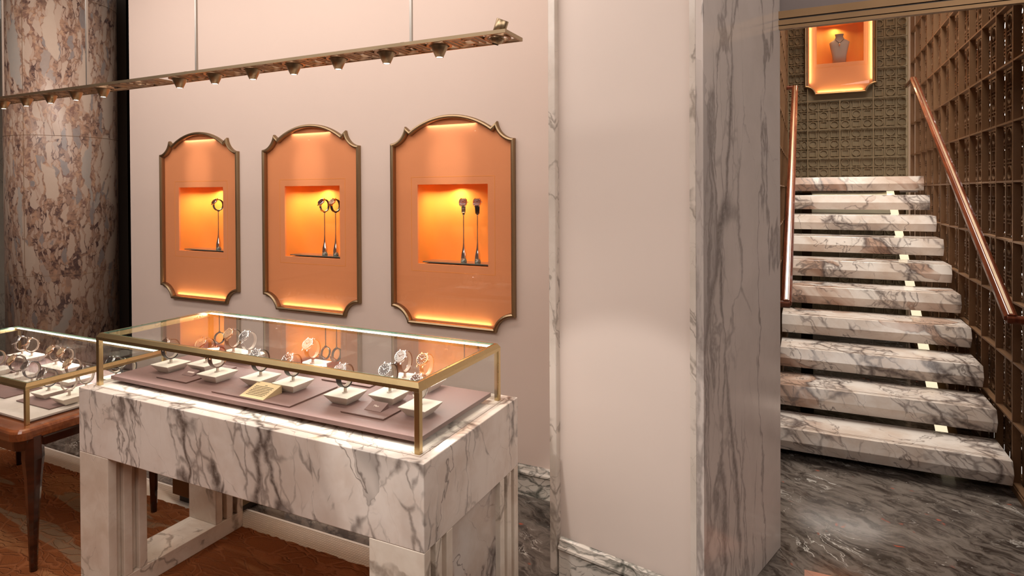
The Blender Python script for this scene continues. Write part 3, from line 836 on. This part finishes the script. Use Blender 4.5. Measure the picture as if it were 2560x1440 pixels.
def platform(x0, x1, y0, y1, label):
    o = box(x0, x1, y0, y1, LT, LT+.012).build('riser_block', 'mauve', None, bevel=.001); return tag(o, label, 'riser')
platform(-4.30, -3.02, 1.80, 2.03, 'long mauve leather riser at the back of the wooden table case')
mat_sq(-3.33, -3.06, 1.565, 1.79, LT, 'thin mauve mat near the front right corner post of the wooden table case')
mat_sq(-3.72, -3.42, 1.56, 1.72, LT, 'thin mauve mat at the front left of the wooden table case')
R1 = LT+.012
G2 = 'cream stands in the case on the wooden table'
G3 = 'watches in the wooden table case'
for i, (xr, yf, z, wide, styles, labs) in enumerate([
    (-3.943+.0, 1.905, R1, True, ('steel', 'gold_brace'), ['steel watch at the far back left of the wooden table case', 'second watch of the pair at the far back left of the wooden table case']),
    (-3.519, 1.860, R1, True, ('gold_brown', 'gold_black'), ['left gold watch of the middle back pair in the wooden table case', 'right gold watch of the middle back pair in the wooden table case']),
    (-2.995, 1.862, R1, True, ('dark_black', 'blue'), ['left dark watch of the pair seen through the left end of the big case', 'right dark watch of the pair seen through the left end of the big case']),
    (-3.638, 1.690, LT, False, 'gold_black', ['gold watch on a black strap in the middle of the wooden table case']),
    (-3.435, 1.655, LT, False, 'blue', ['silver watch on a grey strap in front of the gold one, wooden table case']),
    (-3.204, 1.612, LT, False, 'blue', ['silver watch on a blue grey strap behind the brass corner of the wooden table case']),
    (-3.090, 1.715, LT, False, 'steel', ['steel bracelet watch next to the left end of the marble table']),
    (-3.02, 1.602, LT+.0055, False, None, []),
    (-3.30, 1.775, LT, False, 'gold_brown', ['gold watch on a brown strap by the back right of the wooden table case']),
    (-3.86, 1.700, LT, False, 'gold_brace', ['bracelet watch cut by the left edge of the picture']),
]):
    names = ['wide, far back left', 'wide, middle of the back', 'wide, back right, seen through the big case', 'holding a gold watch in the middle', 'in front of the middle one', 'by the brass corner post',
             'beside the marble table', 'empty, nearest the marble table', 'behind the corner post stand', 'at the left edge of the picture']
    cx, cy = place_plate(xr, yf, z+.0003, 'cream suede watch stand on the wooden table, '+names[i], G2, wide)
    if wide:
        place_watch(styles[0], cx-.05, cy, z+.0003, labs[0], G3); place_watch(styles[1], cx+.05, cy, z+.0003, labs[1], G3)
    elif styles: place_watch(styles, cx, cy, z+.0003, labs[0], G3)

# bronze plinth behind the tables
pl = thing('bronze_plinth', (-2.78, 2.28, 0), 'low bronze clad plinth standing behind the marble table legs', 'plinth')
box(-3.005, -2.56, 2.112, 2.45, .045, .55).build('body', 'bronze', pl, bevel=.002)
box(-2.98, -2.585, 2.135, 2.43, .004, .045).build('base', 'dark', pl)

# ------------------------------------------------------------------ watches on bottle shaped stands in the niches
def make_bottle():
    t = thing('bottle_stand', (0, 0, 0), 'stand', 'display stand', 'silver bottle shaped stands')
    b = B(); b.lathe([(.0165, 0), (.018, .002), (.018, .030), (.0165, .045), (.012, .062), (.0075, .085), (.0048, .11), (.0038, .15), (.0036, .268), (.005, .272), (.005, .276)], (0, 0, 0), None, 28)
    b.build('body', 'silver', t)
    b = B(); b.box(-.006, .006, -.006, .006, .276, .282)
    ph = [FACE+.45+(2*PI-.95)*i/30 for i in range(31)]
    L = [[ringp(p, .0335, -.006)+Vector((0, 0, .230)), ringp(p, .0335, .006)+Vector((0, 0, .230)), ringp(p, .0358, .006)+Vector((0, 0, .230)), ringp(p, .0358, -.006)+Vector((0, 0, .230))] for p in ph]
    b.loft(L, None, False); b.build('cuff', 'strap_black', t)
    return t
BOT = make_bottle(); ub = False
YB = WY+.018+.075
for x, st, rz, l1, l2 in ((-3.840, 'blue', -.15, 'silver bottle shaped stand alone in the leftmost wall niche', 'dark dialled watch in the leftmost wall niche'),
                  (-2.838, 'steel', -.1, 'silver bottle shaped stand at the left in the middle wall niche', 'silver chronograph at the left in the middle wall niche'),
                  (-2.745, 'gold_black', -.1, 'silver bottle shaped stand at the right in the middle wall niche', 'round watch at the right in the middle wall niche'),
                  (-1.790, 'square_mesh', .42, 'silver bottle shaped stand at the left in the wall niche nearest the pier', 'cushion shaped steel watch in the wall niche nearest the pier'),
                  (-1.698, 'square_black', .42, 'silver bottle shaped stand at the right in the wall niche nearest the pier', 'cushion shaped watch on black strap in the wall niche nearest the pier')):
    o = dup(BOT) if ub else BOT; ub = True
    o.location = (x, YB, 1.217+.0003); o.rotation_euler = (0, 0, rz); o['label'] = l1
    wz = 1.217+.230
    w_ = place_watch(st, x, YB, wz, l2, 'watches in the wall niches', rz)
# unused prototypes would float at the origin
for k, o in STY.items():
    if k not in used:
        for c in list(o.children_recursive): bpy.data.objects.remove(c)
        bpy.data.objects.remove(o)
# necklace bust above the stair
bs = thing('necklace_bust', (.343, 7.92, 3.059), 'taupe bust wearing a necklace inside the niche above the stair', 'bust')
b = B(); L = []
for hw, hd, z, yo in ((.066, .035, 0, 0), (.072, .042, .10, 0), (.094, .050, .20, 0), (.102, .046, .245, 0), (.085, .036, .262, .004), (.050, .030, .285, .008), (.037, .028, .315, .010), (.044, .032, .338, .010), (.045, .033, .343, .01)):
    lp = []
    for k in range(28):
        a = 2*PI*k/28; c_, s_ = math.cos(a), math.sin(a)
        q = (abs(c_)**3+abs(s_)**3)**(-1/3); lp.append((.343+c_*q*hw, 7.92+yo+s_*q*hd, 3.059+z))
    L.append(lp)
b.loft(L, None, True); b.build('body', 'bust', bs)
b = B()
pts = [(.343-.045+.045*t_, 7.878-.008*t_, 3.059+.275-.045*t_**1.0) for t_ in [i/8 for i in range(9)]]
pts += [(.343+.045*t_, 7.870+.008*t_, 3.059+.230+.045*t_) for t_ in [i/8 for i in range(1, 9)]]
b.tube(pts, .0022, None, 8); nk = b.build('necklace', 'dark', bs)
b = B(); b.lathe([(.001, -.026), (.008, -.010), (.009, .0), (.004, .010), (.001, .012)], (.343, 7.862, 3.059+.218), None, 12); b.build('pendant', 'gold', nk)

# ------------------------------------------------------------------ hanging track light with pierced frame
TKY0, TKY1, TKZ = 1.754, 1.887, 2.130
TYM = (TKY0+TKY1)/2
tk = thing('track_light', (-2.4, TYM, TKZ), 'long bronze fretwork track light with downlights hanging over both tables', 'lamp')
X0, X1 = -4.3, -.864
b = B(); hh = .012; rw = .007
b.box(X0, X1, TKY0, TKY0+rw, TKZ, TKZ+hh); b.box(X0, X1, TKY1-rw, TKY1, TKZ, TKZ+hh); b.box(X1-rw, X1, TKY0+rw, TKY1-rw, TKZ, TKZ+hh)
b.build('side_rails', 'track_bronze', tk)
lamps = [-1.153-.2268*i for i in range(7)] + [-3.070-.2228*i for i in range(6)]
def ringbox(b, cx, cy, hx, hy, w_):
    for q in ((cx-hx, cx+hx, cy-hy, cy-hy+w_), (cx-hx, cx+hx, cy+hy-w_, cy+hy), (cx-hx, cx-hx+w_, cy-hy+w_, cy+hy-w_), (cx+hx-w_, cx+hx, cy-hy+w_, cy+hy-w_)):
        b.box(*q, TKZ+.001, TKZ+hh-.001)
def annulus(b, cx, cy, r0, r1, z0=None, z1=None, n=28):
    z0 = TKZ+.001 if z0 is None else z0; z1 = TKZ+hh-.001 if z1 is None else z1
    L = []
    for k in range(n):
        a = 2*PI*k/n; c_, s_ = math.cos(a), math.sin(a)
        L.append([(cx+r0*c_, cy+r0*s_, z0), (cx+r1*c_, cy+r1*s_, z0), (cx+r1*c_, cy+r1*s_, z1), (cx+r0*c_, cy+r0*s_, z1)])
    b.loft(L, None, False, True, False, True)
b = B()
allc = [-.924]+lamps
for c in allc: annulus(b, c, TYM, .036, .045)
for a, c in zip(allc[:-1], allc[1:]):
    mid = (a+c)/2; half = abs(a-c)/2
    if half < .15:
        ringbox(b, mid, TYM, .048, .044, .006); ringbox(b, mid, TYM, .028, .026, .007)
        for sx in (-1, 1):
            b.box(mid+sx*.066-.003, mid+sx*.066+.003, TKY0+rw, TKY1-rw, TKZ+.001, TKZ+hh-.001)
        for sy in (-1, 1): b.box(mid-.003, mid+.003, min(TYM+sy*.026, TYM+sy*.060), max(TYM+sy*.026, TYM+sy*.060), TKZ+.001, TKZ+hh-.001)
    else:
        for c2 in (mid-.12, mid+.12): ringbox(b, c2, TYM, .045, .045, .006); ringbox(b, c2, TYM, .025, .025, .006)
        annulus(b, mid, TYM, .048, .055); annulus(b, mid, TYM, .022, .027)
        for k in range(4):
            a_ = PI/4+PI/2*k; d = Vector((math.cos(a_), math.sin(a_), 0)); nn_ = Vector((-d.y, d.x, 0))*.003; c0 = Vector((mid, TYM, TKZ+.001))
            b.prism([c0+d*.02+nn_, c0+d*.052+nn_, c0+d*.052-nn_, c0+d*.02-nn_], (0, 0, hh-.002))
for x in (-4.2, ): ringbox(b, x, TYM, .05, .045, .006)
b.box(X0, X1-rw, TKY0+rw, TKY0+rw+.003, TKZ+.001, TKZ+hh-.001); b.box(X0, X1-rw, TKY1-rw-.003, TKY1-rw, TKZ+.001, TKZ+hh-.001)
for c in allc+[(lamps[6]+lamps[7])/2]:
    for sy in (-1, 1):
        r_in = .043 if c in allc else .026
        b.box(c-.003, c+.003, min(TYM+sy*r_in, TYM+sy*.058), max(TYM+sy*r_in, TYM+sy*.058), TKZ+.0015, TKZ+hh-.0015)
b.build('fretwork', 'rose', tk)
for i, x in enumerate(lamps):
    b = B(); b.lathe([(.030, .006), (.031, .003), (.031, .0), (.0135, -.038), (.0115, -.038), (.0115, -.0355)], (x, TYM, TKZ), None, 28)
    b.lathe([(.033, .012), (.033, .016), (.030, .016), (.030, .019), (.026, .019), (.026, .022), (.020, .022), (.020, .025)], (x, TYM, TKZ), None, 24)
    lh = b.build('lamp_head', 'track_bronze', tk)
    b = B(); b.lathe([(.0113, -.037), (.0113, -.0345)], (x, TYM, TKZ), None, 20); b.build('lens', 'bulb', lh)
    s_ = spot('track_spot', (x, TYM, TKZ-.040), (x+.10, TYM+.0, 0), 9.0, 70, .6, (1, .86, .72), .01)
# swivelling head at the end
b = B(); b.lathe([(.021, 0), (.021, .052), (.019, .053)], (0, 0, 0), None, 28)
b.lathe([(.008, -.030), (.020, -.022), (.024, -.008), (.021, .0)], (0, 0, 0), None, 28)
b.lathe([(.011, -.031), (.011, -.026)], (0, 0, 0), 'dark', 20)
b.xf(Matrix.Translation((-.924, TYM, TKZ+.012)) @ Matrix.Rotation(.42, 4, 'Y') @ Matrix.Rotation(.10, 4, 'X')); b.build('swivel_head', 'track_bronze', tk)
for x in (-1.271, -2.402, -3.198, -3.966):
    b = B(); b.box(x-.0045, x+.0045, TYM-.0045, TYM+.0045, TKZ+.010, CEIL); rd_ = b.build('suspension_rod', 'steel_rod', tk)
    b = B(); b.box(x-.008, x+.008, TYM-.055, TYM+.055, TKZ+.010, TKZ+.016); b.build('clamp', 'dark_bronze', rd_)

# ------------------------------------------------------------------ stair
stc = thing('staircase', (.41, 5.4, 0), 'open stair of thick white marble treads with violet grey veins', 'staircase')
SX0, SX1 = -.163, .985
for n_ in range(10):
    y0 = 4.050+.3037*n_; z = .008+.1743*(n_+1)
    b = B()
    prof = [(y0, z), (y0-.026, z-.068), (y0+.006, z-.133), (y0+.30, z-.133), (y0+.325, z-.07), (y0+.325, z)]
    b.prism([(SX0, y, zz) for y, zz in prof], (SX1-SX0, 0, 0))
    td = b.build('tread', 'marble_tread', stc, bevel=.002)
    b = B()
    for dy in (.030, .046): b.box(SX0+.04, SX1-.055, y0+dy, y0+dy+.003, z-.002, z+.0006)
    b.build('grip_strip', 'dark_bronze', td)
sl = .1743/.3037
def inclined(x0, x1, dz0, dz1, ya, yb, name, mat, parent):
    # bar parallel to the flight under the treads
    zc = lambda y: .045+sl*(y-4.375)
    b = B(); b.prism([(x0, ya, zc(ya)+dz0), (x0, ya, zc(ya)+dz1), (x0, yb, zc(yb)+dz1), (x0, yb, zc(yb)+dz0)], (x1-x0, 0, 0))
    return b.build(name, mat, parent)
inclined(.785, .832, -.14, -.004, 4.25, 7.15, 'stringer', 'dark_bronze', stc)
inclined(-.035, .045, -.14, -.004, 4.25, 7.15, 'stringer', 'dark_bronze', stc)
inclined(.722, .785, -.020, -.006, 4.25, 7.15, 'light_strip', 'led_warm', stc)
box(SX0, SX1, 7.118, 7.785, 1.60, 1.744).build('landing', 'marble_tread', stc)
box(.055, .774, 7.10, 7.16, 1.39, 1.60).build('landing_beam', 'cream_paint', stc)
area('stair_strip', (.41, 7.06, 1.585), (.70, .01), .6, (1, .9, .7), (.41, 7.11, 1.40), 160)

# pierced bronze screens
P_ = .3245; Z0_ = .04; ZC = .325; NZ = 13
def cell_column(j0, j1):
    b = B(); t0 = 0; t1 = .012; w_ = .007
    for j in range(j0, j1):
        z0 = Z0_+ZC*j; s_ = P_/3; sz = ZC/3
        for a in range(3):
            for c in range(3):
                cy = s_*(a+.5); cz = z0+sz*(c+.5)
                if (a+c+j) % 2 == 0:
                    h_ = .036
                    for q in ((cy-h_, cy+h_, cz-h_, cz-h_+w_), (cy-h_, cy+h_, cz+h_-w_, cz+h_), (cy-h_, cy-h_+w_, cz-h_+w_, cz+h_-w_), (cy+h_-w_, cy+h_, cz-h_+w_, cz+h_-w_)):
                        b.box(t0, t1, *q)
                else:
                    L = []; r1 = .041; r0 = .034
                    for k in range(16):
                        an = 2*PI*k/16; cc, ss = math.cos(an), math.sin(an)
                        L.append([(t0, cy+r0*cc, cz+r0*ss), (t0, cy+r1*cc, cz+r1*ss), (t1, cy+r1*cc, cz+r1*ss), (t1, cy+r0*cc, cz+r0*ss)])
                    b.loft(L, None, False, True, False, True)
                b.box(t0+.001, t1-.001, cy-.003, cy+.003, z0+sz*c+.003, z0+sz*c+.0185); b.box(t0+.001, t1-.001, cy-.003, cy+.003, z0+sz*(c+1)-.0185, z0+sz*(c+1)-.003)
        for a in (1, 2):
            b.box(t0, t1, s_*a-.004, s_*a+.004, z0, z0+ZC); b.box(t0, t1, 0, P_, z0+sz*a-.004, z0+sz*a+.004)
    return b
PAN = {}
def panel_at(t, mat, x, y, j0=0, j1=NZ):
    k = (mat, j0, j1)
    if k in PAN: p = PAN[k].copy(); COL.objects.link(p)
    else: p = PAN[k] = cell_column(j0, j1).build('openwork_panel', mat, None)
    p.parent = t; p.location = (x, y, 0)
def screen(name, label, n, mat, back=None, depth=.036, gap=.012):
    # local frame: run along +y, depth along +x
    t = thing(name, (0, 0, 0), label, 'screen')
    Ht = Z0_+ZC*NZ
    b = B()
    for k in range(n+1): b.box(0, depth, k*P_-.006, k*P_+.006, 0, Ht)
    b.build('upright_fins', mat, t)
    b = B()
    for j in range(NZ+1): b.box(.001, depth-.001, 0, n*P_, Z0_+ZC*j-.005, Z0_+ZC*j+.005)
    b.box(-.004, depth, 0, n*P_, .001, Z0_-.006)
    b.build('shelf_bars', mat, t)
    b = B()
    for k in range(n+1): b.box(depth+gap-.002, depth+gap+.016, k*P_-.012, k*P_+.012, 0, Ht)
    for j in range(NZ+1): b.box(depth+gap, depth+gap+.014, 0, n*P_, Z0_+ZC*j-.010, Z0_+ZC*j+.010)
    b.build('rear_frame', mat, t)
    for k in range(n):
        panel_at(t, mat, depth+gap+.001, k*P_)
        if not back: panel_at(t, mat, depth+gap+.062, k*P_)
    if back:
        b = B(); b.box(depth+gap+.03, depth+gap+.045, 0, n*P_, 0, Ht); b.build('backing_board', back, t)
    return t
s1 = screen('openwork_screen', 'tall pierced bronze screen of squares and circles along the right of the stair', 14, 'lattice')
s1.location = (1.000, 4.130-3*P_, 0)
s3 = screen('openwork_screen', 'narrow view of the bronze screen left of the stair beside the grey veined pier', 13, 'lattice', 'backing')
s3.rotation_euler = (0, 0, PI); s3.location = (-.190, 3.55+13*P_, 0)
# end wall: the same pattern in low relief, interrupted by the niche
WX = [-.186, .017, .342, .667, .990]; YE = 7.80; JN = 8
t = thing('openwork_screen', (0, 0, 0), 'bronze lattice panelling on the end wall above the stair, around the niche', 'screen')
b = B()
for i, x in enumerate(WX):
    top = Z0_+ZC*(JN if i == 2 else NZ); b.box(x-.005, x+.005, YE-.012, YE+.012, 0, top)
for j in range(NZ+1):
    z = Z0_+ZC*j
    for i in range(4):
        if j > JN and i in (1, 2): continue
        b.box(WX[i]+.004, WX[i+1]-.004, YE-.010, YE+.012, z-.004, z+.004)
b.build('grid_frame', 'lattice_back', t)
b = B()
b.box(WX[0]+.005, .09, YE+.0265, YE+.035, 0, 4.3); b.box(.60, WX[4]-.005, YE+.0265, YE+.035, 0, 4.3); b.box(.09, .60, YE+.0265, YE+.035, 0, 3.0)
b.build('backing_board', 'backing', t)
for i in range(4):
    k = ('lattice_back', 0, JN if i in (1, 2) else NZ)
    if k in PAN: p = PAN[k].copy(); COL.objects.link(p)
    else: p = PAN[k] = cell_column(k[1], k[2]).build('openwork_panel', 'lattice_back', None)
    p.parent = t; p.rotation_euler = (0, 0, -PI/2); p.location = (WX[i] if i else WX[1]-P_, YE+.026, 0); p.scale = (1, 1, 1)
    if i == 0: p.scale = (1, .62, 1); p.location = (WX[0], YE+.026, 0)
struct(box(1.62, 1.72, 3.1, 9, 0, 4.6).build('wall_stairwell_right', 'brown_wall'))
struct(box(-.52, -.42, 3.2, 9, 0, 4.6).build('wall_stairwell_left', 'brown_wall'))
struct(box(-.52, 1.72, 8.25, 8.35, 0, 4.6).build('wall_stairwell_back', 'brown_wall'))
wn = box(1.600, 1.618, 5.6, 8.2, .3, 4.2).build('window_1', 'daylight'); struct(wn)

# handrails
def rail_profile(hw=.029, hh_=.025):
    return [(-hw*.5, hh_), (hw*.5, hh_), (hw, hh_*.45), (hw, -hh_*.45), (hw*.5, -hh_), (-hw*.5, -hh_), (-hw, -hh_*.45), (-hw, hh_*.45)]
def handrail(x, side, top_back, label):
    t = thing('handrail', (x, 3.86, .97), label, 'handrail')
    a = Vector((x, 3.86, .97)); c = Vector((x, 6.99, .97+.5495*3.13))
    d = (c-a).normalized(); up = Vector((1, 0, 0)).cross(d)
    if up.z < 0: up = -up
    b = B(); b.loft([[p+Vector((u, 0, 0))+up*v for u, v in rail_profile()] for p in (a, c)], None, False); b.build('rail', 'rail_wood', t, bevel=.003)
    b = B(); b.loft([[p+Vector((u, 0, 0))+up*v for u, v in ((-.006, .0245), (.006, .0245), (.006, .0262), (-.006, .0262))] for p in (a+d*.01, c-d*.01)], None, False); b.build('brass_inlay', 'inlay', t)
    def hor(p, q):
        p, q = Vector(p), Vector(q); dd_ = (q-p).normalized(); sd = Vector((0, 0, 1)).cross(dd_)
        b = B(); b.loft([[o_+sd*u+Vector((0, 0, v)) for u, v in rail_profile(.020, .020)] for o_ in (p, q)], None, False); return b.build('return_bar', 'rail_wood', t, bevel=.003)
    hor(a-Vector((side*.02, 0, .004)), a+Vector((side*.075, 0, -.004)))
    if top_back: hor(c+Vector((0, -.01, -.002)), c+Vector((0, .42, -.002)))
    else: hor(c-Vector((side*.02, 0, 0)), c+Vector((side*.080, 0, 0)))
    return t
handrail(.93, 1, True, 'red brown wooden handrail with brass inlay on the right of the stair')
handrail(-.103, -1, False, 'red brown wooden handrail with brass inlay on the left of the stair')
